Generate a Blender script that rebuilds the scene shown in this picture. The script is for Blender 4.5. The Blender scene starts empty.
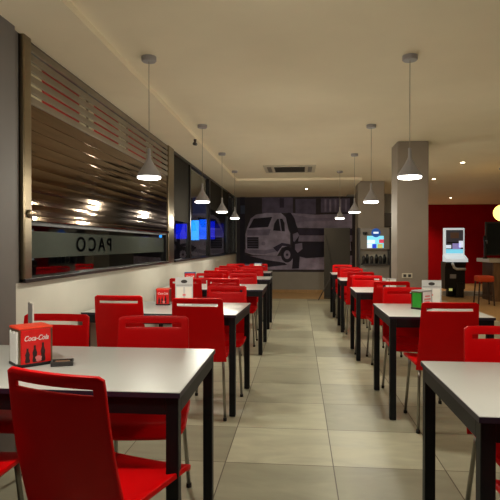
import bpy, bmesh, math, random
from mathutils import Vector, Matrix
random.seed(4)
S = bpy.context.scene
COL = bpy.data.collections.new('restaurant'); S.collection.children.link(COL)
R = math.radians

# ---------------------------------------------------------------- helpers
def lin(c):
    f = lambda v: v/12.92 if v <= .04045 else ((v+.055)/1.055)**2.4
    return tuple(f(v/255) for v in c) + (1,)
MATS = {}
def mat(name, rgb, rough=.5, metal=0, noise=0, nscale=20, emit=0, bump=0, coat=0, stretch=None, spec=.5):
    m = bpy.data.materials.new(name); m.use_nodes = True; MATS[name] = m
    nt = m.node_tree; b = nt.nodes['Principled BSDF']; c = lin(rgb)
    b.inputs['Base Color'].default_value = c
    b.inputs['Roughness'].default_value = rough; b.inputs['Metallic'].default_value = metal
    b.inputs['Specular IOR Level'].default_value = spec
    if coat: b.inputs['Coat Weight'].default_value = coat; b.inputs['Coat Roughness'].default_value = .15
    if emit:
        b.inputs['Emission Color'].default_value = c; b.inputs['Emission Strength'].default_value = emit
    tc = nt.nodes.new('ShaderNodeTexCoord'); mp = nt.nodes.new('ShaderNodeMapping')
    nt.links.new(tc.outputs['Object'], mp.inputs[0])
    if stretch: mp.inputs['Scale'].default_value = stretch
    nz = nt.nodes.new('ShaderNodeTexNoise'); nz.inputs['Scale'].default_value = nscale; nz.inputs['Detail'].default_value = 4
    nt.links.new(mp.outputs[0], nz.inputs['Vector'])
    k = noise if noise else .03
    cr = nt.nodes.new('ShaderNodeMapRange')
    cr.inputs['From Min'].default_value = .3; cr.inputs['From Max'].default_value = .7
    cr.inputs['To Min'].default_value = 1-k; cr.inputs['To Max'].default_value = 1+k
    nt.links.new(nz.outputs['Fac'], cr.inputs['Value'])
    mx = nt.nodes.new('ShaderNodeVectorMath'); mx.operation = 'SCALE'
    mx.inputs[0].default_value = c[:3]; nt.links.new(cr.outputs[0], mx.inputs['Scale'])
    nt.links.new(mx.outputs[0], b.inputs['Base Color'])
    if bump:
        bp = nt.nodes.new('ShaderNodeBump'); bp.inputs['Strength'].default_value = bump; bp.inputs['Distance'].default_value = .01
        nt.links.new(nz.outputs['Fac'], bp.inputs['Height']); nt.links.new(bp.outputs[0], b.inputs['Normal'])
    return m

def bx(bm, x0, y0, z0, x1, y1, z1, M=None):
    vs = [bm.verts.new((x, y, z)) for x in (x0, x1) for y in (y0, y1) for z in (z0, z1)]
    for f in ((0,1,3,2),(4,6,7,5),(0,4,5,1),(2,3,7,6),(0,2,6,4),(1,5,7,3)):
        bm.faces.new([vs[i] for i in f])
    if M is not None: bmesh.ops.transform(bm, matrix=M, verts=vs)
    return vs
def tube(bm, pts, r, n=10, r2=None):
    pts = [Vector(p) for p in pts]; rings = []
    for i, p in enumerate(pts):
        d = (pts[min(i+1, len(pts)-1)] - pts[max(i-1, 0)]).normalized()
        a = d.orthogonal().normalized(); b = d.cross(a)
        if rings:
            a = (prev - d*prev.dot(d)).normalized(); b = d.cross(a)
        prev = a
        rr = r if r2 is None else r + (r2-r)*i/(len(pts)-1)
        rings.append([bm.verts.new(p + rr*(a*math.cos(t)+b*math.sin(t))) for t in [2*math.pi*k/n for k in range(n)]])
    for A, B in zip(rings, rings[1:]):
        for k in range(n): bm.faces.new((A[k], A[(k+1)%n], B[(k+1)%n], B[k]))
    bm.faces.new(rings[0][::-1]); bm.faces.new(rings[-1])
def lathe(bm, prof, n=32, c=(0,0,0), cap=True):
    rings = []
    for r, z in prof:
        rings.append([bm.verts.new((c[0]+r*math.cos(2*math.pi*k/n), c[1]+r*math.sin(2*math.pi*k/n), c[2]+z)) for k in range(n)])
    for A, B in zip(rings, rings[1:]):
        for k in range(n): bm.faces.new((A[k], A[(k+1)%n], B[(k+1)%n], B[k]))
    if cap:
        bm.faces.new(rings[0][::-1]); bm.faces.new(rings[-1])
def prism(bm, pts, y0, y1):        # polygon in x,z extruded along y
    a = [bm.verts.new((x, y0, z)) for x, z in pts]; b = [bm.verts.new((x, y1, z)) for x, z in pts]
    n = len(pts)
    bm.faces.new(a); bm.faces.new(b[::-1])
    for k in range(n): bm.faces.new((a[k], b[k], b[(k+1)%n], a[(k+1)%n]))
def ob(name, bm, m, parent=None, bevel=0, smooth=False, seg=2, solid=0):
    bmesh.ops.recalc_face_normals(bm, faces=bm.faces)
    me = bpy.data.meshes.new(name); bm.to_mesh(me); bm.free()
    if smooth:
        for p in me.polygons: p.use_smooth = True
    me.materials.append(MATS[m] if isinstance(m, str) else m)
    o = bpy.data.objects.new(name, me); COL.objects.link(o)
    if parent: o.parent = parent
    if solid:
        q = o.modifiers.new('solid', 'SOLIDIFY'); q.thickness = solid; q.offset = 0
    if bevel:
        q = o.modifiers.new('bevel', 'BEVEL'); q.width = bevel; q.segments = seg; q.limit_method = 'ANGLE'; q.angle_limit = R(40)
    return o
def box(name, a, b, m, parent=None, bevel=0):
    bm = bmesh.new(); bx(bm, *a, *b); return ob(name, bm, m, parent, bevel)
def thing(name, label, cat, loc=(0,0,0), rz=0, group=None):
    o = bpy.data.objects.new(name, None); COL.objects.link(o); o.location = loc; o.rotation_euler = (0, 0, rz)
    o.empty_display_size = .1
    return tag(o, label, cat, group)
def tag(o, label, cat, group=None):
    o['label'] = label; o['category'] = cat
    if group: o['group'] = group
    return o
def struct(o):
    o['kind'] = 'structure'; return o
def dup(root, loc, rz, label, group=None):
    def cp(o, par):
        c = o.copy(); COL.objects.link(c)
        if par: c.parent = par
        for ch in list(o.children): cp(ch, c)
        return c
    c = cp(root, None); c.location = loc; c.rotation_euler = (0, 0, rz); c['label'] = label
    if group: c['group'] = group
    return c
def text(name, body, size, m, parent, loc, rot, sx=1, shear=0, ext=.0006, sp=1, align='CENTER'):
    cu = bpy.data.curves.new(name, 'FONT'); cu.body = body; cu.size = size; cu.extrude = ext; cu.shear = shear
    cu.align_x = align; cu.align_y = 'CENTER'; cu.space_character = sp; cu.offset = size*.012
    t = bpy.data.objects.new(name + '_src', cu); COL.objects.link(t)
    bpy.context.view_layer.update()
    me = bpy.data.meshes.new_from_object(t.evaluated_get(bpy.context.evaluated_depsgraph_get()))
    bpy.data.objects.remove(t)
    me.materials.clear(); me.materials.append(MATS[m])
    o = bpy.data.objects.new(name, me); COL.objects.link(o); o.parent = parent
    o.location = loc; o.rotation_euler = rot; o.scale = (sx, 1, 1)
    return o

# ---------------------------------------------------------------- materials
mat('ceiling_paint', (238,225,199), .85, noise=.02, nscale=3)
mat('wall_cream', (203,201,190), .7, noise=.03, nscale=4)
mat('wall_grey', (104,98,95), .7, noise=.04, nscale=4)
mat('column_paint', (138,126,113), .7, noise=.03, nscale=4)
mat('wall_red', (150,0,8), .75, noise=.06, nscale=3, spec=.1)
mat('wall_concrete', (142,140,134), .7, noise=.08, nscale=2)
mat('steel', (140,126,104), .28, 1, noise=.06, nscale=8, stretch=(1,1,30))
mat('shutter_metal', (112,90,68), .07, 1, noise=.18, nscale=3, stretch=(1,.5,14))
mat('louvre_metal', (124,112,94), .45, .4, noise=.1, nscale=4)
mat('dark_frame', (32,30,32), .35, .6)
mat('transom_brown', (50,47,42), .85, 0, spec=.05)
mat('black', (8,8,10), .4); mat('letter_black', (6,6,7), .9, spec=0)
mat('chair_red', (205,0,5), .42, noise=.04, nscale=6, coat=.03, spec=.15)
mat('chrome', (150,146,138), .3, 1)
mat('rubber', (20,20,20), .7)
mat('table_white', (184,185,182), .3, noise=.03, nscale=3)
mat('table_edge', (36,28,50), .45)
mat('table_frame', (10,11,17), .5, spec=.3)
mat('shade_grey', (158,154,156), .45)
mat('cord', (150,140,120), .6)
mat('lamp_glow', (255,250,238), .5, emit=9)
mat('down_glow', (255,236,200), .5, emit=25)
mat('globe_glow', (255,196,96), .5, emit=3.5)
mat('white_plastic', (218,216,208), .45)
mat('coke_red', (214,20,18), .35)
mat('coke_top', (230,62,30), .4)
mat('print_white', (230,220,220), .5)
mat('print_grey', (150,146,146), .5)
mat('print_dark', (40,12,12), .5)
mat('print_pink', (220,120,120), .5)
mat('print_blue', (60,80,150), .5)
mat('green_metal', (40,140,40), .4)
mat('napkin', (222,222,220), .8, bump=.4, nscale=60)
mat('acrylic_card', (196,196,196), .4)
mat('banner_grey', (62,58,52), .75)
mat('wood_floor', (172,138,92), .45, noise=.18, nscale=6, stretch=(12,1,1))
mat('wood_panel', (124,92,60), .5, noise=.4, nscale=5, stretch=(8,8,.6))
mat('orange', (196,64,14), .5)
mat('counter_top', (202,196,180), .4)
mat('m_back', (46,38,46), .7, noise=.25, nscale=4)
for i, v in enumerate((18, 48, 92, 128, 146, 164)):
    mat('mural_tone_%d' % i, (v, v-9, v+18), .7, noise=.35, nscale=4)
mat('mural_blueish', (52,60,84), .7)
mat('street_dark', (16,17,20), .8)
mat('facade_dark', (28,30,36), .8)
for i, (c, e) in enumerate((((0,12,200), .3), ((0,30,255), 1.1), ((0,90,255), 2.2), ((40,150,255), 3.0), ((30,60,120), .25))):
    mat('neon_%d' % i, c, .5, emit=e)
mat('backdrop_red', (190,20,20), .8); mat('backdrop_cream', (228,214,184), .8)
mat('ac_white', (200,190,170), .5); mat('ac_dark', (44,38,30), .6)
mat('machine_grey', (120,112,104), .5)
mat('machine_dark', (50,46,44), .5)
mat('screen_cyan', (120,205,230), .3, emit=.9); mat('screen_white', (210,220,235), .3, emit=.9)
mat('screen_blue', (40,60,200), .3, emit=.8); mat('screen_yellow', (190,190,110), .3, emit=.6); mat('screen_red', (210,60,90), .3, emit=.7)
mat('screen_art', (70,66,72), .3, emit=.35); mat('screen_violet', (150,140,200), .3, emit=.6); mat('screen_brown', (96,70,54), .3, emit=.3)
mat('sign_blue', (20,70,150), .4, emit=.6); mat('white_lit', (225,235,238), .4, emit=.55)
mat('glass_black', (6,8,9), .12); mat('wood_dark', (60,42,30), .5)
mat('paper', (226,222,214), .7)

def glass(name, frost=0):
    m = bpy.data.materials.new(name); m.use_nodes = True; MATS[name] = m; nt = m.node_tree
    nt.nodes.remove(nt.nodes['Principled BSDF']); out = nt.nodes['Material Output']
    if frost:
        tr = nt.nodes.new('ShaderNodeBsdfTransparent'); df = nt.nodes.new('ShaderNodeBsdfDiffuse'); df.inputs[0].default_value = lin((76,80,74))
        m2 = nt.nodes.new('ShaderNodeMixShader'); m2.inputs[0].default_value = frost
        nt.links.new(tr.outputs[0], m2.inputs[1]); nt.links.new(df.outputs[0], m2.inputs[2]); nt.links.new(m2.outputs[0], out.inputs['Surface'])
    else:
        gl = nt.nodes.new('ShaderNodeBsdfGlass'); gl.inputs['IOR'].default_value = 1.45; gl.inputs['Roughness'].default_value = 0
        gl.inputs['Color'].default_value = (.93,.96,.96,1); nt.links.new(gl.outputs[0], out.inputs['Surface'])
glass('window_glass'); glass('frosted_film', frost=.75)

def tile_mat():
    m = bpy.data.materials.new('floor_tiles'); m.use_nodes = True; MATS['floor_tiles'] = m
    nt = m.node_tree; b = nt.nodes['Principled BSDF']; N = nt.nodes.new; L = nt.links.new
    tc = N('ShaderNodeTexCoord'); mp = N('ShaderNodeMapping'); L(tc.outputs['Object'], mp.inputs[0])
    mp.inputs['Location'].default_value = (-.196+6.2, -2.98+5.85, 0)
    br = N('ShaderNodeTexBrick'); br.offset = 0; br.squash = 1
    br.inputs['Scale'].default_value = 1; br.inputs['Brick Width'].default_value = .62; br.inputs['Row Height'].default_value = .585
    br.inputs['Mortar Size'].default_value = .0032; br.inputs['Mortar Smooth'].default_value = .1; br.inputs['Bias'].default_value = 0
    br.inputs['Color1'].default_value = lin((186,184,160)); br.inputs['Color2'].default_value = lin((146,144,124)); br.inputs['Mortar'].default_value = lin((84,76,62))
    L(mp.outputs[0], br.inputs['Vector'])
    nz = N('ShaderNodeTexNoise'); nz.inputs['Scale'].default_value = 2.2; nz.inputs['Detail'].default_value = 6; nz.inputs['Distortion'].default_value = 1.5
    mp2 = N('ShaderNodeMapping'); mp2.inputs['Scale'].default_value = (1.0, 2.6, 1); L(tc.outputs['Object'], mp2.inputs[0]); L(mp2.outputs[0], nz.inputs['Vector'])
    mr = N('ShaderNodeMapRange'); mr.inputs['From Min'].default_value = .3; mr.inputs['From Max'].default_value = .7
    mr.inputs['To Min'].default_value = .86; mr.inputs['To Max'].default_value = 1.12; L(nz.outputs['Fac'], mr.inputs[0])
    sc = N('ShaderNodeVectorMath'); sc.operation = 'SCALE'; L(br.outputs['Color'], sc.inputs[0]); L(mr.outputs[0], sc.inputs['Scale'])
    L(sc.outputs[0], b.inputs['Base Color'])
    r = N('ShaderNodeMapRange'); r.inputs['To Min'].default_value = .3; r.inputs['To Max'].default_value = .5; L(nz.outputs['Fac'], r.inputs[0]); L(r.outputs[0], b.inputs['Roughness'])
    bp = N('ShaderNodeBump'); bp.inputs['Strength'].default_value = .25; bp.inputs['Distance'].default_value = .003; bp.invert = True
    L(br.outputs['Fac'], bp.inputs['Height']); L(bp.outputs[0], b.inputs['Normal'])
tile_mat()

# ---------------------------------------------------------------- the room
XW, XR, YB, YF, YR = -1.68, 7.2, 13.8, -4.2, 17.5      # left wall, right wall, mural wall, behind camera, red wall
HC, HL = 2.58, 2.535                                     # main ceiling, lowered strip
struct(box('floor', (-1.9, YF-.1, -.1), (XR+.1, YR+.1, 0), 'floor_tiles'))
bm = bmesh.new(); bx(bm, 3.3, 8.4, 0, XR, YR, .003); bx(bm, -1.68, 12.2, 0, 3.3, YB, .003)
struct(ob('trim_1', bm, 'wood_floor'))
struct(box('ceiling', (-1.9, YF-.1, HC), (XR+.1, YR+.1, HC+.12), 'ceiling_paint'))
bm = bmesh.new(); bx(bm, XW, YF, HL, -1.235, YB, HC); bx(bm, -1.235, 10.3, HL, 1.22, YB, HC)
struct(ob('trim_2', bm, 'ceiling_paint'))
# left wall : solid up to the sill, header above, pilaster near the camera, mullion posts between windows
bm = bmesh.new()
bx(bm, XW-.14, YF, 0, XW, YB, 1.03); bx(bm, XW-.1, YF, 2.54, XW, YB, HC)
struct(ob('wall_left', bm, 'wall_cream'))
struct(box('wall_left', (XW-.12, YF, 1.03), (XW, 2.99, 2.54), 'wall_grey'))
struct(box('trim_3', (XW, YF, 0), (XW+.03, 2.9, HL), 'wall_grey'))            # the pilaster standing proud of the wall
struct(box('wall_back', (-1.9, YB, 0), (2.9, YB+.15, HC), 'wall_concrete'))
struct(box('wall_back', (2.75, YB+.15, 0), (2.9, YR, HC), 'wall_cream'))
struct(box('wall_red', (2.75, YR, 0), (XR+.1, YR+.12, HC), 'wall_red'))
struct(box('wall_right', (XR, YF, 0), (XR+.12, YR, HC), 'wall_cream'))
struct(box('wall_front', (-1.9, YF-.1, 0), (XR+.1, YF, HC), 'facade_dark'))
c1 = struct(box('column', (1.245, 6.78, 0), (1.635, 7.2, HC), 'column_paint', bevel=.012)); c1.name = 'trim_4'
c2 = struct(box('column', (1.215, 10.92, 0), (1.75, 11.45, HC), 'column_paint', bevel=.012)); c2.name = 'trim_5'
struct(box('baseboard_back', (-1.68, YB-.02, 0), (2.75, YB, .08), 'wood_floor'))

# windows
def window(n, y0, y1, fw=.05):
    z0, z1 = 1.03, 2.54
    w = bpy.data.objects.new('window_%d' % n, None); COL.objects.link(w); w['kind'] = 'structure'
    w.location = (XW, y0, z0)
    def p(name, a, b, m, bevel=0):
        return box(name, [a[0], a[1]-y0, a[2]-z0], [b[0], b[1]-y0, b[2]-z0], m, w, bevel)
    p('sill', (-.08, y0, z0), (.035, y1, z0+.025), 'dark_frame', .004)
    p('frame', (-.06, y0, z0+.025), (0.0, y0+fw, z1), 'dark_frame')
    p('frame', (-.06, y1-fw, z0+.025), (0.0, y1, z1), 'dark_frame')
    p('frame', (-.06, y0+fw, z1-.04), (0.0, y1-fw, z1), 'dark_frame')
    p('pane', (-.042, y0+fw, z0+.025), (-.034, y1-fw, z1-.04), 'window_glass')
    return w, p
w1, p1 = window(1, 3.0, 6.5, .03)
p1('post', (-.03, 3.0, 1.03), (.03, 3.09, 2.54), 'steel', .008)
p1('post', (-.03, 6.54, 1.03), (.02, 6.82, 2.54), 'steel', .006)
bm = bmesh.new(); lathe(bm, [(0.001,0),(.026,0),(.026,.012),(.012,.02),(.001,.02)], 20)
bmesh.ops.transform(bm, matrix=Matrix.Translation((.03, .045, .42)) @ Matrix.Rotation(R(90), 4, 'Y'), verts=bm.verts)
ob('lock', bm, 'steel', w1, smooth=True)
fb = p1('film', (-.033, 3.03, 1.175), (-.031, 6.47, 1.35), 'frosted_film')
lt = text('lettering', 'PACO', .16, 'letter_black', w1, (-.027, 1.24, .229), (R(90), 0, R(-90)), sx=1.42, sp=1.45, ext=.001)
p1('rail', (-.05, 3.03, 1.385), (0.0, 6.47, 1.41), 'dark_frame')
w2, p2 = window(2, 6.84, 9.72)
p2('mullion', (-.06, 7.95, 1.055), (0, 8.02, 2.5), 'dark_frame')
p2('blanking_panel', (-.03, 6.89, 1.6), (-.024, 7.95, 2.5), 'transom_brown')
w3, p3 = window(3, 9.74, 12.4)
p3('transom', (-.03, 9.79, 1.95), (-.006, 12.35, 2.5), 'transom_brown')
w4, p4 = window(4, 12.42, 13.79)

# the roller shutter of window 1: corrugated lower curtain, open louvres above
sh = thing('roller_shutter', 'long bronze metal roller shutter pulled half down over the near left window', 'shutter', (XW, 3.1, 1.44))
bm = bmesh.new()
n = 9; hp = .70/n
for k in range(n):
    rows = []
    for j in range(6):
        a = j/5; z = k*hp + a*hp*.95
        x = (.004) + .0010*math.sin(math.pi*a)
        rows.append((x, z))
    rows = [(-.006, rows[0][1])] + rows + [(-.006, rows[-1][1])]
    va = [bm.verts.new((x, 0, z)) for x, z in rows]; vb = [bm.verts.new((x, 3.42, z)) for x, z in rows]
    for i in range(len(rows)-1): bm.faces.new((va[i], vb[i], vb[i+1], va[i+1]))
    bm.faces.new((va[-1], vb[-1], vb[0], va[0])); bm.faces.new(va[::-1]); bm.faces.new(vb)
    bx(bm, -.008, 0, k*hp+hp*.9, .0, 3.42, (k+1)*hp+hp*.05)
ob('curtain', bm, 'shutter_metal', sh)
box('bottom_bar', (-.012, 0, -.03), (.026, 3.42, .004), 'shutter_metal', sh, .004)
for k in range(6):
    z = .705 + k*.066
    b_ = bmesh.new(); bx(b_, -.004, 0, z, .012, 3.42, z+.046, None)
    ob('louvre', b_, 'louvre_metal', sh, .004)
for y in (0, .93, 1.9, 2.9, 3.40):
    box('guide', (-.016, y, .70), (-.005, y+.02, 1.09), 'louvre_metal', sh)

# outside, at night
g = box('ground_outside', (-45, -20, -.12), (-1.9, 60, -.1), 'street_dark'); struct(g)
aw = thing('backdrop', 'added red and cream striped awning outside above the shuttered window', 'backdrop', (-2.0, 3.0, 2.15))  # added sheet: its stripes stand in for reflections between the louvres
bm = bmesh.new(); bx(bm, -.012, -.4, 0, -.004, 5.2, .95); ob('sheet', bm, 'backdrop_cream', aw)
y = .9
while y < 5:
    box('red_stripe', (-.003, y, 0), (.003, y+.68, .95), 'backdrop_red', aw); y += 1.03
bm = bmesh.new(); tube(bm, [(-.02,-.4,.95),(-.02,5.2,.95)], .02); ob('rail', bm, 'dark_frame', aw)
fa = thing('shop_building', 'dark shop front across the street lit by blue window lights', 'building', (-9, 30, -.1))
box('wall', (-8, .1, 0), (6.6, 3, 6), 'facade_dark', fa)
for (x0, x1, z0, z1, k) in ((-7.55,-7.25,1.7,2.4,0),(-7.2,-6.4,1.62,2.5,1),(-6.35,-5.85,1.55,2.7,3),(-5.8,-5.3,1.6,2.75,2),(-5.2,-4.9,1.6,2.65,1),(-4.85,-4.4,1.7,2.5,0),(-4.2,-3.75,1.45,2.5,3),(-3.7,-3.3,1.5,2.6,1),
        (-9.4,-8.9,1.2,1.75,0),(-8.5,-8.1,1.2,1.7,0),(-6.2,-5.3,3.0,4.1,4),(-8.2,-7.75,1.7,2.9,3)):
    box('lit_window', (x0+9, 0, z0+.1), (x1+9, .12, z1+.1), 'neon_%d' % k, fa)

# ---------------------------------------------------------------- mural wall
mu = thing('wall_mural', 'black and white photo mural of an old truck with a man leaning on it', 'mural', (0, YB, .55))
K = 13.77
def wpt(u, v):      # mural drawing units (1/4.545 of a pixel-sized step on the wall) to wall metres
    x = 240+u/4.545; yy = 190+v/4.545
    a = (x-250)/520; b = (250-yy)/520
    th = math.atan(49/520); ph = math.atan(5/520)
    f = (-math.sin(th)*math.cos(ph), math.cos(th)*math.cos(ph), -math.sin(ph)); uu = (-math.sin(th)*math.sin(ph), math.cos(th)*math.sin(ph), math.cos(ph)); rr = (math.cos(th), math.sin(th), 0)
    d = [f[i]+a*rr[i]+b*uu[i] for i in range(3)]; t = K/d[1]
    return (d[0]*t, 1.26+d[2]*t-.55)
def mp_(name, pts, tone, layer, par=mu):
    bm = bmesh.new(); prism(bm, [wpt(*p) for p in pts], -.004-.0015*layer, -.002); return ob(name, bm, tone, par)
def circ(cx, cy, r, n=20, ry=None): return [(cx+r*math.cos(2*math.pi*k/n), cy+(ry or r)*math.sin(2*math.pi*k/n)) for k in range(n)]
def rect(x0, y0, x1, y1): return [(x0,y0),(x1,y0),(x1,y1),(x0,y1)]
bm = bmesh.new(); bx(bm, -1.66, -.006, .0, 1.6, 0, 1.98); ob('backing', bm, 'm_back', mu)
bm = None
T = lambda k: 'mural_tone_%d' % k
mp_('building', rect(100,34,240,104), T(2), 2)
mp_('building', rect(252,40,345,108), T(2), 2)
mp_('building', rect(368,38,500,102), T(2), 2)
for i, x in enumerate((384, 406, 430, 452, 478)): mp_('shutter_strip', rect(x, 42, x+9, 98), T(4 if i % 2 else 3), 3)
mp_('dark_doorway', rect(180,36,200,80), T(1), 3)
mp_('cargo_body', [(232,104),(345,112),(510,108),(510,175),(262,172)], T(4), 3)
mp_('cargo_shade', [(240,112),(330,128),(420,126),(420,140),(300,142),(250,150)], T(3), 4)
mp_('cargo_rail', rect(262,176,510,204), T(1), 4)
mp_('cargo_side', rect(262,206,510,234), T(3), 4)
mp_('ground', [(0,300),(200,300),(270,300),(510,290),(510,362),(0,362)], T(4), 2)
mp_('undercarriage', [(262,236),(510,236),(510,298),(370,306),(300,310),(262,300)], T(0), 5)
mp_('shadow_patch', [(30,296),(120,318),(200,330),(215,340),(130,350),(0,332),(0,300)], T(0), 3)
mp_('cab', [(72,112),(120,104),(186,104),(208,124),(220,180),(228,196),(228,252),(190,262),(168,300),(60,296),(26,284),(24,200),(32,172),(48,130)], T(5), 5)
mp_('windscreen', [(62,130),(146,122),(128,168),(38,174)], T(0), 7)
mp_('door_window', [(168,132),(192,130),(202,150),(204,188),(150,184),(156,152)], T(0), 7)
mp_('window_pillar', [(176,130),(181,130),(190,188),(185,188)], T(4), 8)
mp_('bonnet_shade', [(34,182),(140,178),(130,206),(32,208)], T(3), 7)
mp_('grille', rect(32,214,84,266), T(0), 7)
for k in range(4): mp_('grille_bar', rect(34,222+k*11,82,225+k*11), T(2), 8)
mp_('headlight', circ(104,240,13), T(5), 9); mp_('headlight_shade', circ(106,243,9), T(3), 10)
mp_('bumper', [(20,268),(110,274),(176,262),(180,276),(110,292),(20,284)], T(3), 8)
mp_('wing_shade', [(150,262),(190,240),(226,246),(240,270),(226,256),(192,254),(170,282)], T(1), 9)
mp_('wheel', circ(214,294,28, ry=36), T(0), 10); mp_('hub', circ(214,294,15, ry=20), T(4), 11); mp_('hub_centre', circ(214,294,6), T(1), 12)
mp_('standing_man', [(206,112),(222,102),(236,110),(248,130),(262,178),(270,204),(262,246),(272,300),(268,356),(236,358),(240,320),(232,270),(238,236),(226,180),(214,150)], T(0), 13)
mp_('man_arm', [(240,200),(262,192),(270,206),(248,236),(242,232)], T(3), 14)
mp_('man_trousers', [(250,246),(282,240),(284,268),(262,286),(250,270)], T(3), 14)
mp_('pale_patch', [(486,196),(498,196),(506,276),(484,276)], T(5), 6)  # pale tapered patch at the right of the mural
mp_('dark_margin', rect(0,30,22,372), T(0), 12)
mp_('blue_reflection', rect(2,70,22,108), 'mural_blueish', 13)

# ---------------------------------------------------------------- furniture
def chair_proto():
    t = thing('restaurant_chair', '', 'chair')
    # backrest: curved and reclined panel with a hand slot
    bm = bmesh.new(); nu, nv = 20, 24; V = {}
    for i in range(nu+1):
        for j in range(nv+1):
            u = i/nu*2-1; v = j/nv
            z = .415+.47*v
            w = .196 - .014*v
            y = -.19 - .095*v - .012*math.sin(v*math.pi)*1.0 - .022*(1-u*u)
            cr = .018; du = (1-abs(u))*w
            if v > .93 and du < cr:       # rounded top corners
                z -= (cr-du)**2/cr*.6*(v-.93)/.07
            V[i, j] = bm.verts.new((u*w, y, z))
    for i in range(nu):
        for j in range(nv):
            if 2 <= i < nu-2 and j == nv-3: continue
            bm.faces.new((V[i,j], V[i+1,j], V[i+1,j+1], V[i,j+1]))
    ob('backrest', bm, 'chair_red', t, smooth=True, solid=.014, bevel=.003)
    bm = bmesh.new(); V = {}; nu, nv = 16, 16
    for i in range(nu+1):
        for j in range(nv+1):
            u = i/nu*2-1; v = j/nv; w = .212-.012*(1-v)
            y = -.205+.415*v; z = .452 - .012*math.sin(v*math.pi)*(1-u*u) - .035*max(0, (v-.82)/.18)**2 + .006*abs(u)**4
            if v > .85: w -= .03*((v-.85)/.15)**2
            V[i, j] = bm.verts.new((u*w, y, z))
    for i in range(nu):
        for j in range(nv): bm.faces.new((V[i,j], V[i+1,j], V[i+1,j+1], V[i,j+1]))
    ob('seat', bm, 'chair_red', t, smooth=True, solid=.02, bevel=.004)
    bm = bmesh.new()
    for s in (-1, 1): tube(bm, [(s*.165,-.17,.43),(s*.165,.16,.425)], .009)
    tube(bm, [(-.165,.1,.427),(.165,.1,.427)], .009); tube(bm, [(-.165,-.13,.43),(.165,-.13,.43)], .009)
    ob('seat_frame', bm, 'chrome', t, smooth=True)
    for s in (-1, 1):
        for q, yt, yb in ((1, .14, .185), (-1, -.16, -.235)):
            bm = bmesh.new(); tube(bm, [(s*.165, yt, .43), (s*.17, yt+(yb-yt)*.15, .36), (s*.19, yb, .012)], .0105)
            lg = ob('leg', bm, 'chrome', t, smooth=True)
            bm = bmesh.new(); tube(bm, [(s*.1895, yb, .022), (s*.19, yb, 0)], .0135); ob('rubber_foot', bm, 'rubber', lg, smooth=True)
    return t
P0 = chair_proto(); used = [False]
def fy(y): return y-.1 if 3 < y < 11 else y      # rows beyond the first sit a little nearer
P0.scale = (1, 1, .998)
def fx(x, y): return x*.975 if 3 < y < 11 else x
def chair(xc, yb, rz, label, group, swing=0):
    """xc,yb: where the top of the backrest stands; rz 0 = back to the camera, pi = facing the camera"""
    a = rz; off = Vector((0, .29)); off = Vector((-math.sin(a)*.295, math.cos(a)*.295))
    loc = (fx(xc, yb)+off.x, fy(yb)+off.y, .001)
    if not used[0]:
        used[0] = True; P0.location = loc; P0.rotation_euler = (0,0,rz); P0['label'] = label; P0['group'] = group; return P0
    return dup(P0, loc, rz, label, group)
PI = math.pi
GL, GR = 'red chairs along the left row of tables', 'red chairs along the right row of tables'
def table(x0, x1, y0, y1, label, group, rz=0):
    t = thing('dining_table', label, 'table', (fx((x0+x1)/2, y0) + (-.016 if y0 > 3 and x0 < 0 else 0), fy((y0+y1)/2), 0), rz, group)
    w, d = (x1-x0)/2, (y1-y0)/2
    box('tabletop', (-w,-d,.732), (w,d,.75), 'table_white', t, .002)
    bm = bmesh.new(); e = .0015
    bx(bm, -w-e,-d-e,.730, w+e,-d,.748); bx(bm, -w-e,d,.730, w+e,d+e,.748); bx(bm, -w-e,-d,.730,-w,d,.748); bx(bm, w,-d,.730,w+e,d,.748)
    ob('edge_band', bm, 'table_edge', t)
    i = .006
    bm = bmesh.new()
    bx(bm, -w+i+.045,-d+i,.670, w-i-.045,-d+i+.03,.729); bx(bm, -w+i+.045,d-i-.03,.670, w-i-.045,d-i,.729)
    bx(bm, -w+i,-d+i+.045,.670,-w+i+.03,d-i-.045,.729); bx(bm, w-i-.03,-d+i+.045,.670,w-i,d-i-.045,.729)
    ob('apron', bm, 'table_frame', t)
    for sx in (-1,1):
        for sy in (-1,1):
            xa, ya = sx*(w-i), sy*(d-i)
            b_ = bmesh.new(); bx(b_, min(xa,xa-sx*.045), min(ya,ya-sy*.045), .004, max(xa,xa-sx*.045), max(ya,ya-sy*.045), .729)
            lg = ob('leg', b_, 'table_frame', t, .003)
    return t
TL, TR = 'white tables of the left row', 'white tables of the right row'
table(-1.64, -.41, 1.76, 2.52, 'nearest white table on the left, with a red drinks napkin box on it', TL)
table(-1.64, -.45, 3.88, 4.68, 'second white table on the left, under the mirrored shop lettering on the glass', TL, R(-2.5))
table(-1.64, -.42, 6.0, 6.85, 'third white table of the left row, with a small white paper cup', TL)
table(-1.64, -.44, 7.8, 8.55, 'fourth white table of the left row, counted from the camera', TL)
table(-1.64, -.53, 9.6, 10.35, 'farthest white table of the left row, towards the truck mural', TL)
table(.535, 1.75, 1.60, 2.345, 'nearest white table on the right, cut by the picture edge', TR)
table(.67, 1.40, 3.89, 4.72, 'white table on the right holding a green napkin box and clear menu stand', TR)
table(.64, 1.36, 5.80, 6.50, 'third white table of the right row, in front of the near column', TR)
table(.62, 1.34, 7.65, 8.35, 'fourth white table of the right row, behind the near column', TR)
table(.60, 1.18, 9.2, 9.95, 'farthest white table of the right row, by the drinks machine', TR)

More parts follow.
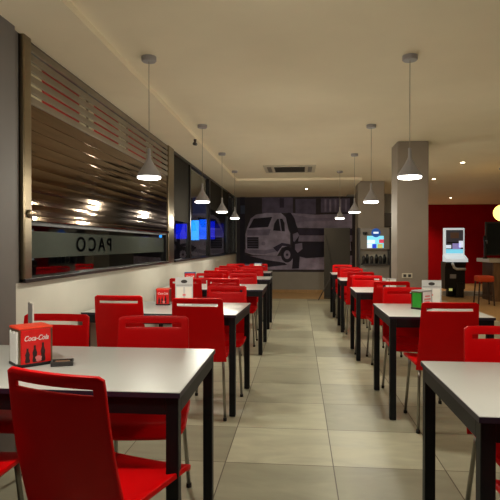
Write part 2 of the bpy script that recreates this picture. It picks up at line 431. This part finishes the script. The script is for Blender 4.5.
chair(-.728, 1.475, R(-17), 'dark red chair turned askew in the left foreground, its back to the viewer', GL)
chair(-1.245, 1.46, 0, 'red chair at the far left bottom edge, only its seat corner showing', GL)
chair(-1.31, 2.72, PI, 'bright red chair facing the viewer directly behind the red drinks napkin box', GL)
chair(-.765, 2.69, R(187), 'bright red chair at the inner far side of the nearest left table', GL)
chair(-1.375, 3.86, 0, 'dark red chair with pink-lit slot beside the left wall, back to viewer, second table', GL)
chair(-.735, 3.72, 0, 'dark red chair standing at the aisle end of the second left table', GL)
chair(-.68, 4.86, PI, 'bright red chair at the far side of the second left table', GL)
chair(-1.31, 5.87, 0, 'dark red chair behind the white menu card on the second left table', GL)
chair(-.87, 5.89, 0, 'dark slotted red chair at the near side of the third left table', GL)
chair(-.76, 6.98, PI, 'bright red chair at the far side of the third left table, aisle end', GL)
chair(-1.22, 6.98, PI, 'red chair at the far side of the third left table, wall end', GL)
chair(-1.25, 7.68, 0, 'red chair at the near side of the fourth left table, wall end', GL)
chair(-.82, 7.68, 0, 'red chair at the near side of the fourth left table, aisle end', GL)
chair(-1.25, 8.68, PI, 'red chair at the far side of the fourth left table, wall end', GL)
chair(-.80, 8.68, PI, 'red chair at the far side of the fourth left table, aisle end', GL)
chair(-1.3, 9.46, 0, 'red chair at the near side of the farthest left table, wall end', GL)
chair(-.85, 9.46, 0, 'red chair at the near side of the farthest left table, aisle end', GL)
chair(-1.3, 10.5, PI, 'red chair at the far side of the farthest left table, wall end', GL)
chair(-.83, 10.5, PI, 'red chair at the far side of the farthest left table, aisle end', GL)
chair(.945, 2.50, PI, 'bright red chair facing the viewer behind the nearest right table, cut by the edge', GR)
chair(.86, 1.38, 0, 'red chair in the bottom right corner, only part of its seat showing', GR)
chair(1.01, 3.60, 0, 'dark red chair with its back to the viewer at the green napkin box table', GR)
chair(.95, 4.82, PI, 'bright red chair at the far side of the green napkin box table', GR)
chair(.98, 5.58, 0, 'dark red chair at the near side of the third right table', GR)
chair(.86, 6.64, PI, 'bright red chair at the far side of the third right table', GR)
chair(.88, 7.45, 0, 'red chair at the near side of the fourth right table', GR)
chair(.86, 8.58, PI, 'red chair at the far side of the fourth right table', GR)
chair(.86, 9.05, 0, 'red chair at the near side of the farthest right table', GR)
chair(.84, 10.1, PI, 'red chair at the far side of the farthest right table', GR)

# ---------------------------------------------------------------- things on the tables
def napkin_box(loc, rz, label, side='napkin', front='coke_red', topm='coke_top', s=1.0, brand=True):
    t = thing('napkin_dispenser', label, 'napkin dispenser', (fx(loc[0], loc[1]), fy(loc[1]), loc[2]), rz, 'napkin dispensers on the tables'); t.scale = (s, s, s)
    box('base', (-.072,-.062,0), (.072,.062,.012), 'dark_frame', t, .003)
    bm = bmesh.new(); bx(bm, -.07,-.058,.012, -.062,.058,.155); bx(bm, .062,-.058,.012, .07,.058,.155); bx(bm, -.07,.05,.012,.07,.058,.155)
    ob('frame', bm, 'steel', t, .002)
    box('front_panel', (-.062,-.06,.012), (.062,-.052,.155), front, t, .002)
    box('top_cover', (-.071,-.061,.155), (.071,.059,.166), topm, t, .004)
    n_ = bmesh.new()
    for k in range(7): bx(n_, -.078+.0008*k, -.048+k*.0135, .016+.002*(k%2), .06, -.038+k*.0135, .148-.004*(k%3))
    ob('napkin_stack', n_, side, t)
    if brand:
        text('lettering', 'Coca-Cola', .03, 'print_white', t, (0,-.0608,.118), (R(90),0,0), shear=.35, sx=.78)
        for k, (bx_, h) in enumerate(((-.036,.06),(-.006,.07),(.028,.078))):
            b_ = bmesh.new(); lathe(b_, [(.001,0),(.009,0),(.0105,h*.12),(.0075,h*.35),(.010,h*.55),(.004,h*.82),(.0045,h),(.001,h)], 12)
            bmesh.ops.scale(b_, vec=(1,.12,1), verts=b_.verts); bmesh.ops.translate(b_, vec=(bx_,-.0606,.018), verts=b_.verts)
            ob('printed_bottle', b_, 'print_dark', t)
        b_ = bmesh.new(); lathe(b_, [(.001,0),(.016,.004),(.018,.02),(.001,.026)], 14)
        bmesh.ops.scale(b_, vec=(1,.05,1), verts=b_.verts); bmesh.ops.translate(b_, vec=(.008,-.061,.018), verts=b_.verts)
        ob('printed_glass', b_, 'print_pink', t)
    return t
H = .751
napkin_box((-1.145, 2.13, H), R(48), 'red cola napkin dispenser with white napkins on the nearest left table')
napkin_box((-1.18, 4.45, H), R(6), 'small red napkin dispenser on the second left table', s=.84)
napkin_box((-1.40, 6.55, H), R(10), 'blue topped napkin dispenser partly hidden on the third left table', topm='print_blue')
napkin_box((-.80, 10.05, H), R(0), 'tiny bluish white napkin dispenser on the farthest left table', front='white_plastic', topm='print_blue', brand=False)
g_ = napkin_box((1.0, 4.36, H), R(42), 'green sided napkin dispenser with pale pink front on a right table', side='green_metal', front='print_white', topm='print_grey', s=.9, brand=False)
for z, w in ((.11,.035),(.085,.045),(.06,.03)): box('print_line', (-w,-.0615,z), (w,-.0598,z+.012), 'print_pink', g_)
napkin_box((1.11, 6.36, H), R(20), 'small pale napkin dispenser on the third right table', front='white_plastic', topm='print_grey', s=.7, brand=False)

# menu leaflet behind the first box
m1 = thing('menu_card', 'narrow upright menu leaflet standing behind the red cola napkin box', 'menu', (-1.225, 2.28, H), R(-52))
box('card', (-.055,-.003,0), (.055,.003,.245), 'paper', m1)
box('printed_photo', (-.05,-.0045,.15), (.05,-.003,.24), 'print_grey', m1); box('printed_band', (-.05,-.0045,.08), (.05,-.003,.14), 'print_pink', m1)
box('printed_stripe', (-.05,-.0045,.10), (.05,-.004,.118), 'print_blue', m1)
tr_ = thing('sauce_tray', 'small low dark tray right of the red cola napkin box', 'tray', (-1.0, 2.12, H), R(20))
bm = bmesh.new(); bx(bm, -.045,-.03,0,.045,.03,.006)
for a in ((-.045,-.03,.045,-.026),(-.045,.026,.045,.03),(-.045,-.026,-.041,.026),(.041,-.026,.045,.026)): bx(bm, a[0],a[1],.006,a[2],a[3],.02)
ob('dish', bm, 'machine_dark', tr_, .002); box('sachet', (-.03,-.018,.0062), (.03,.018,.016), 'wood_panel', tr_, .003)

def menu_stand(loc, rz, label, w, h):
    t = thing('menu_stand', label, 'menu stand', (fx(loc[0], loc[1]), fy(loc[1]), loc[2]), rz)
    box('foot', (-w/2,-.035,0), (w/2,.035,.006), 'acrylic_card', t, .002)
    box('card', (-w/2,-.003,.006), (w/2,.003,h), 'acrylic_card', t)
    bm = bmesh.new(); lathe(bm, [(.001,0),(.02,0),(.02,.001),(.001,.001)], 20)
    bmesh.ops.transform(bm, matrix=Matrix.Translation((0,-.0032,h*.86)) @ Matrix.Rotation(R(90),4,'X') @ Matrix.Diagonal((1.3,.7,1,1)), verts=bm.verts); ob('printed_emblem', bm, 'machine_dark', t)
    box('printed_band', (-w*.46,-.0042,h*.73), (w*.46,-.003,h*.76), 'print_grey', t)
    for s in (-1,1):
        box('printed_column', (s*w*.24-w*.19,-.0038,h*.1), (s*w*.24+w*.19,-.003,h*.68), 'paper', t)
    box('printed_price_mark', (-.012,-.0048,h*.4), (.012,-.0038,h*.46), 'print_pink', t)
    return t
menu_stand((-.945, 4.22, H), R(12), 'white two-column menu card standing on the second left table', .14, .25)
menu_stand((1.13, 4.56, H), R(-8), 'clear stand with a grey printed menu beside the green napkin box', .155, .215)
cup = thing('paper_cup', 'small white paper cup on the third left table', 'cup', (-1.08, 6.18, H))
bm = bmesh.new(); lathe(bm, [(.001,0),(.024,0),(.034,.075),(.036,.078),(.034,.08),(.03,.074),(.022,.006),(.001,.006)], 20); ob('cup_wall', bm, 'white_plastic', cup, smooth=True)

# ---------------------------------------------------------------- pendants and lamps
def spot(name, loc, power, size, blend=.6, col=(1,.82,.58), r=.04, parent=None):
    l = bpy.data.lights.new(name, 'SPOT'); l.energy = power; l.spot_size = R(size); l.spot_blend = blend; l.color = col; l.shadow_soft_size = r
    o = bpy.data.objects.new(name, l); COL.objects.link(o); o.location = loc
    if parent: o.parent = parent
    return o
def pendant_proto():
    t = thing('pendant_lamp', '', 'lamp')       # origin on the ceiling
    bm = bmesh.new(); lathe(bm, [(.001,0),(.052,0),(.052,-.028),(.046,-.034),(.001,-.034)], 28); ob('canopy', bm, 'shade_grey', t)
    bm = bmesh.new(); tube(bm, [(0,0,-.03),(0,0,-.66)], .0028, 6); ob('cord', bm, 'cord', t)
    d = -.845
    bm = bmesh.new()
    lathe(bm, [(.004,d+.205),(.011,d+.2),(.012,d+.14),(.017,d+.125),(.030,d+.10),(.083,d+.018),(.085,d+.006),(.081,d+.004),(.079,d+.016),(.028,d+.092),(.012,d+.10),(.004,d+.10)], 40)
    ob('lamp_shade', bm, 'shade_grey', t, smooth=True)
    bm = bmesh.new(); lathe(bm, [(.001,d+.022),(.078,d+.022),(.081,d+.010),(.081,d-.004),(.074,d-.010),(.001,d-.012)], 40); ob('diffuser', bm, 'lamp_glow', t, smooth=True)
    return t, d
PP, D = pendant_proto()
first = True
names = {('l',1):'nearest pendant lamp on the left, in front of the slatted shutter', ('l',2):'second hanging lamp from the front in the left row', ('l',3):'third hanging lamp from the front in the left row', ('l',4):'farthest hanging lamp of the left row, lowest beside the windows',
 ('r',1):'large cone pendant lamp hanging in front of the near column', ('r',2):'pendant lamp hanging before the far column, second of the right row', ('r',3):'third pendant lamp of the right row, left of the far column', ('r',4):'farthest pendant lamp of the right row, in front of the truck mural',
 ('l',0):'left row pendant lamp above the nearest left table, just outside the frame', ('r',0):'right row pendant lamp above the nearest right table, just outside the frame'}
LP = {'l': [(-1.04,1.5),(-1.05,3.58),(-1.06,5.66),(-1.10,7.4),(-1.14,9.2)], 'r': [(.84,1.5),(.77,3.73),(.79,5.83),(.80,7.65),(.725,9.4)]}
for side in 'lr':
    for i, (x, y) in enumerate(LP[side]):
        if first: o = PP; o.location = (x, y, HC); o['label'] = names[side, i]; o['group'] = 'cone pendant lamps'; first = False
        else: o = dup(PP, (x, y, HC), 0, names[side, i], 'cone pendant lamps')
        if i == 0 : pass
        l = bpy.data.lights.new('pendant_bulb', 'POINT'); l.energy = 17 if i else 19; l.color = (1,.95,.79); l.shadow_soft_size = .03
        lo = bpy.data.objects.new('pendant_bulb', l); COL.objects.link(lo); lo.location = (x, y, HC+D-.05)
        spot('pendant_downlight', (x, y, HC+D-.03), 20, 118, .7, (1,.95,.79), .06)
def downlight(x, y, z, power, label, first_=[None]):
    if first_[0] is None:
        t = thing('ceiling_spot', label, 'ceiling light', (x,y,z), 0, 'round recessed ceiling spots')
        bm = bmesh.new(); lathe(bm, [(.034,-.0005),(.05,-.0005),(.048,-.006),(.034,-.004)], 28, cap=False); ob('trim_ring', bm, 'ac_white', t)
        bm = bmesh.new(); lathe(bm, [(.001,-.001),(.034,-.001),(.032,-.004),(.001,-.005)], 24); ob('lens', bm, 'down_glow', t)
        first_[0] = t
    else: t = dup(first_[0], (x,y,z), 0, label, 'round recessed ceiling spots')
    spot('ceiling_spot_beam', (x,y,z-.02), power, 125, .8, (1,.80,.55), .04)
downlight(.165, 11.9, HL, 60, 'small recessed spot in the ceiling just before the truck mural')
downlight(2.53, 6.6, HC, 45, 'bright recessed ceiling spot at the right picture edge')
downlight(2.60, 8.6, HC, 45, 'bright recessed ceiling spot on the right, above the betting terminal')
downlight(2.68, 10.7, HC, 45, 'recessed ceiling spot beside the right edge of the near column')
downlight(2.60, 13.2, HC, 30, 'recessed ceiling spot seen between the two columns')
downlight(4.22, 15.0, HC, 40, 'farthest recessed ceiling spot close to the red wall')
downlight(3.55, 16.6, HC, 170, 'added ceiling spot brightening the red wall, unseen behind the near column')  # added light that brightens the left of the red wall
for x, y in ((5.2,6.5),(5.2,9.8),(3.3,3.9)):  # unseen spots added to raise the light in the room
    downlight(x, y, HC, 45, 'added ceiling spot over the bar side of the room, unseen outside the frame')

gl = thing('globe_lamp', 'round glowing yellow globe lamp at the right picture edge', 'lamp', (3.47, 9.3, HC))
bm = bmesh.new(); lathe(bm, [(.001,0),(.05,0),(.05,-.03),(.001,-.03)], 20); ob('canopy', bm, 'shade_grey', gl)
bm = bmesh.new(); tube(bm, [(0,0,-.02),(0,0,-.64)], .004, 6); ob('cord', bm, 'cord', gl)
bm = bmesh.new(); bmesh.ops.create_uvsphere(bm, u_segments=24, v_segments=14, radius=.14); bmesh.ops.translate(bm, vec=(0,0,-.77), verts=bm.verts); ob('globe', bm, 'globe_glow', gl, smooth=True)

sm = thing('smoke_detector', 'small grey ceiling fitting at the upper right picture edge', 'detector', (1.80, 4.1, HC))
bm = bmesh.new(); lathe(bm, [(.001,0),(.06,0),(.06,-.02),(.05,-.035),(.03,-.042),(.001,-.042)], 28); ob('housing', bm, 'shade_grey', sm, smooth=True)
bm = bmesh.new(); lathe(bm, [(.001,-.0415),(.026,-.0415),(.02,-.055),(.001,-.057)], 20); ob('sensor', bm, 'machine_dark', sm)
cm_ = thing('security_camera', 'small dark camera mounted at the left ceiling step', 'camera', (-1.25, 6.2, HL))
bm = bmesh.new(); lathe(bm, [(.001,0),(.018,0),(.014,-.04),(.001,-.04)], 14); ob('bracket', bm, 'machine_dark', cm_)
bm = bmesh.new(); tube(bm, [(0,.04,-.05),(0,-.05,-.062)], .02, 14); ob('barrel', bm, 'machine_dark', cm_)

ac = thing('ceiling_cassette', 'square ceiling air conditioner with a dark centre grille', 'air conditioner', (-.16, 9.05, HC))
box('panel', (-.44,-.42,-.012), (.44,.42,0), 'ac_white', ac, .006)
for a in ((-.26,-.28,.26,.28),): box('grille', (a[0],a[1],-.018), (a[2],a[3],-.011), 'ac_dark', ac)
for k in range(6): box('grille_slat', (-.25,-.25+k*.09,-.022), (.25,-.235+k*.09,-.018), 'ac_dark', ac)
for s in (-1,1): box('air_flap', (min(s*.31,s*.38),-.3,-.016), (max(s*.31,s*.38),.3,-.011), 'machine_grey', ac)

# ---------------------------------------------------------------- far side of the room
bn = thing('display_screen_stand', 'tall dark grey folding display panel standing before the truck mural', 'display panel', (.86, 12.35, 0))
box('panel', (-.27,-.012,.03), (.33,.012,1.66), 'banner_grey', bn, .004)
box('foot', (-.27,-.12,0), (.33,.10,.03), 'banner_grey', bn, .006)
bm = bmesh.new(); tube(bm, [(-.42,-.45,.01),(-.05,-.03,.62)], .012); tube(bm, [(-.05,-.03,.62),(-.24,-.02,1.5)], .008); ob('strut', bm, 'machine_dark', bn)

dm = thing('drinks_machine', 'grey self-service drinks machine with a lit screen against the far column', 'drinks machine', (1.49, 10.55, 0))
w = .285
box('body', (-w,-.1,0), (w,.30,.86), 'machine_grey', dm, .006)
box('back_panel', (-w,.14,.86), (w,.30,1.30), 'ac_white', dm, .004)
box('header', (-w,-.1,1.17), (w,.30,1.60), 'machine_grey', dm, .01)
for s in (-1,1): box('side_frame', (min(s*w,s*(w+.03)),-.11,0), (max(s*w,s*(w+.03)),.30,1.60), 'machine_dark', dm, .003)
sc_ = box('screen', (-.15,-.108,1.20), (.17,-.1,1.44), 'screen_cyan', dm)
for a in ((-.15,1.29,.0,1.36,'screen_white'),(.08,1.30,.17,1.37,'screen_red'),(-.15,1.20,-.06,1.28,'screen_white'),(-.05,1.20,.03,1.28,'screen_blue'),(.05,1.20,.15,1.28,'screen_yellow')):
    box('screen_tile', (a[0],-.1095,a[1]), (a[2],-.108,a[3]), a[4], sc_)
bm = bmesh.new(); tube(bm, [(.02,-.101,1.50),(.02,-.112,1.50)], .088, 24); lg = ob('round_sign', bm, 'sign_blue', dm)
box('sign_mark', (-.03,-.1145,1.485), (.07,-.112,1.52), 'screen_white', lg)
bm = bmesh.new(); lathe(bm, [(.001,0),(.035,0),(.042,.06),(.001,.06)], 16, (-.2,-.14,1.46)); ob('cup_holder', bm, 'black', dm)
box('drip_tray', (-.24,-.16,.86), (.26,.13,.89), 'machine_dark', dm, .004)
for k, x in enumerate((-.2,-.13,-.04,.05,.13,.21)):
    bm = bmesh.new(); lathe(bm, [(.001,0),(.03,0),(.034,.12),(.02,.15+.03*(k%2)),(.001,.16+.03*(k%2))], 14, (x,.04,.89)); ob('nozzle_jug', bm, 'black' if k%2 else 'machine_dark', dm, smooth=True)

tv = thing('wall_speaker', 'narrow black speaker box on the wall between the two columns', 'speaker', (2.27, YB, 1.72))
box('cabinet', (-.1,-.16,0), (.1,0,.36), 'black', tv, .006); box('grille_cloth', (-.085,-.165,.02), (.085,-.16,.34), 'machine_dark', tv)
sk = thing('wall_socket', 'beige socket plate low on the near column', 'socket', (1.37, 6.78, .87))
box('plate', (-.065,-.012,-.03), (.065,0,.03), 'ac_white', sk, .003)
for s in (-1,1): box('outlet', (s*.03-.018,-.015,-.018), (s*.03+.018,-.012,.018), 'machine_dark', sk)

bt = thing('betting_terminal', 'tall black arcade-like terminal with a white framed lit screen by the red wall', 'game machine', (3.72, 12.9, 0))
w = .235
bm = bmesh.new(); 
pr = [(-.05,.20),(.30,.20),(.30,.86),(-.10,.86),(-.14,.84),(-.05,.72)]
a = [bm.verts.new((-w, y, z)) for y, z in pr]; b = [bm.verts.new((w, y, z)) for y, z in pr]
bm.faces.new(a); bm.faces.new(b[::-1])
for k in range(len(pr)): bm.faces.new((a[k], b[k], b[(k+1)%len(pr)], a[(k+1)%len(pr)]))
ob('cabinet', bm, 'black', bt)
box('foot', (.03,-.08,0), (.2,.25,.36), 'black', bt, .01); box('base', (-.12,.15,0), (.03,.28,.2), 'black', bt, .01)
bm = bmesh.new(); pr = [(-.22,.86),(.1,.86),(.1,1.02),(.02,1.02),(-.2,.93)]
a = [bm.verts.new((-w-.015, y, z)) for y, z in pr]; b = [bm.verts.new((w+.015, y, z)) for y, z in pr]
bm.faces.new(a); bm.faces.new(b[::-1])
for k in range(len(pr)): bm.faces.new((a[k], b[k], b[(k+1)%len(pr)], a[(k+1)%len(pr)]))
ob('console', bm, 'white_lit', bt)
box('screen_frame', (-w,.0,1.0), (w,.14,1.67), 'white_lit', bt, .015)
q = box('screen', (-.2,-.006,1.06), (.2,0,1.62), 'screen_art', bt)
for a in ((-.2,1.06,.2,1.16,'screen_cyan'),(-.05,1.16,.14,1.30,'screen_violet'),(.1,1.2,.2,1.36,'screen_white'),(-.18,1.30,.1,1.33,'black'),(-.1,1.42,.1,1.56,'screen_brown'),(-.2,1.18,-.08,1.26,'screen_white')):
    box('screen_patch', (a[0],-.0085,a[1]), (a[2],-.006,a[3]), a[4], q)
bm = bmesh.new(); tube(bm, [(-.1,-.16,.84),(-.06,-.20,.72),(.0,-.2,.69),(.2,-.2,.69)], .03, 10); ob('handle', bm, 'white_plastic', bt, smooth=True)
box('coin_slot', (-.12,-.07,.46), (.02,-.048,.56), 'print_grey', bt); box('sticker', (-.14,-.056,.16), (-.06,-.049,.22), 'screen_yellow', bt)
struct(box('trim_6', (3.55,13.25,0), (4.6,13.4,.115), 'white_plastic'))

ct = thing('bar_counter', 'wooden bar counter with a pale top at the right edge', 'counter', (4.30, 12.0, 0))
box('worktop', (-.12,-.08,.87), (2.6,.75,.955), 'counter_top', ct, .008)
for k in range(6): box('front_board', (k*.42,.0,.0), (k*.42+.415,.06,.87), 'wood_panel', ct, .004)
box('carcass', (0,.06,0), (2.55,.7,.87), 'wood_dark', ct)
sc2 = thing('wall_screen', 'large dark screen with a grey frame standing on the bar counter', 'screen', (4.28, 12.45, .955))
box('frame', (0,0,.06), (1.4,.05,.84), 'machine_dark', sc2, .01); box('glass', (.04,-.006,.1), (1.36,.0,.8), 'glass_black', sc2)
box('stand', (.5,-.08,0), (.9,.12,.012), 'machine_dark', sc2); box('stem', (.66,.01,.012), (.74,.04,.06), 'machine_dark', sc2)
bo = thing('tap_tower', 'slim dark tap column on the counter left of the dark screen', 'beer tap', (4.17, 12.15, .955))
bm = bmesh.new(); lathe(bm, [(.001,0),(.05,0),(.05,.02),(.03,.04),(.03,.4),(.04,.42),(.04,.5),(.001,.52)], 18); ob('column_body', bm, 'black', bo, smooth=True)
bm = bmesh.new(); tube(bm, [(0,-.02,.4),(0,-.12,.4),(0,-.13,.34)], .012, 8); ob('spout', bm, 'chrome', bo)
def stool(x, y, label):
    t = thing('bar_stool', label, 'stool', (x, y, 0), 0, 'bar stools at the counter')
    box('seat', (-.16,-.16,.49), (.16,.16,.62), 'orange', t, .03)
    for sx in (-1,1):
        for sy in (-1,1):
            bm = bmesh.new(); tube(bm, [(sx*.13,sy*.13,.5),(sx*.16,sy*.15,0)], .016, 8); ob('leg', bm, 'wood_dark', t)
    bm = bmesh.new(); tube(bm, [(-.15,-.14,.2),(.15,-.14,.2)], .01, 8); tube(bm, [(-.15,.14,.2),(.15,.14,.2)], .01, 8); ob('footrest', bm, 'wood_dark', t)
    return t
stool(3.86, 11.3, 'orange topped bar stool in front of the wooden counter, beside the terminal')

# ---------------------------------------------------------------- light, world, camera
def area(name, loc, rot, power, sx, sy, col):
    l = bpy.data.lights.new(name, 'AREA'); l.energy = power; l.shape = 'RECTANGLE'; l.size = sx; l.size_y = sy; l.color = col
    o = bpy.data.objects.new(name, l); COL.objects.link(o); o.location = loc; o.rotation_euler = rot; return o
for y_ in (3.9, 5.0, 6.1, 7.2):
    l = bpy.data.lights.new('added_backdrop_light', 'POINT'); l.energy = 9; l.color = (1,.86,.64); l.shadow_soft_size = .02  # unseen point lights, added to light the striped sheet
    lo = bpy.data.objects.new('added_backdrop_light', l); COL.objects.link(lo); lo.location = (-1.87, y_, 1.95)
W = bpy.data.worlds.new('night'); S.world = W; W.use_nodes = True
W.node_tree.nodes['Background'].inputs[0].default_value = (.004,.006,.014,1); W.node_tree.nodes['Background'].inputs[1].default_value = 1

cam = bpy.data.cameras.new('camera'); co = bpy.data.objects.new('camera', cam); COL.objects.link(co)
cam.sensor_width = 36; cam.lens = 36*520/500; co.location = (0,0,1.26)
co.rotation_euler = (R(90)-math.atan(5/520), 0, math.atan(49/520)); cam.clip_start = .05
S.camera = co
S.view_settings.view_transform = 'Standard'; S.view_settings.look = 'None'; S.view_settings.gamma = 1; S.view_settings.exposure = 0
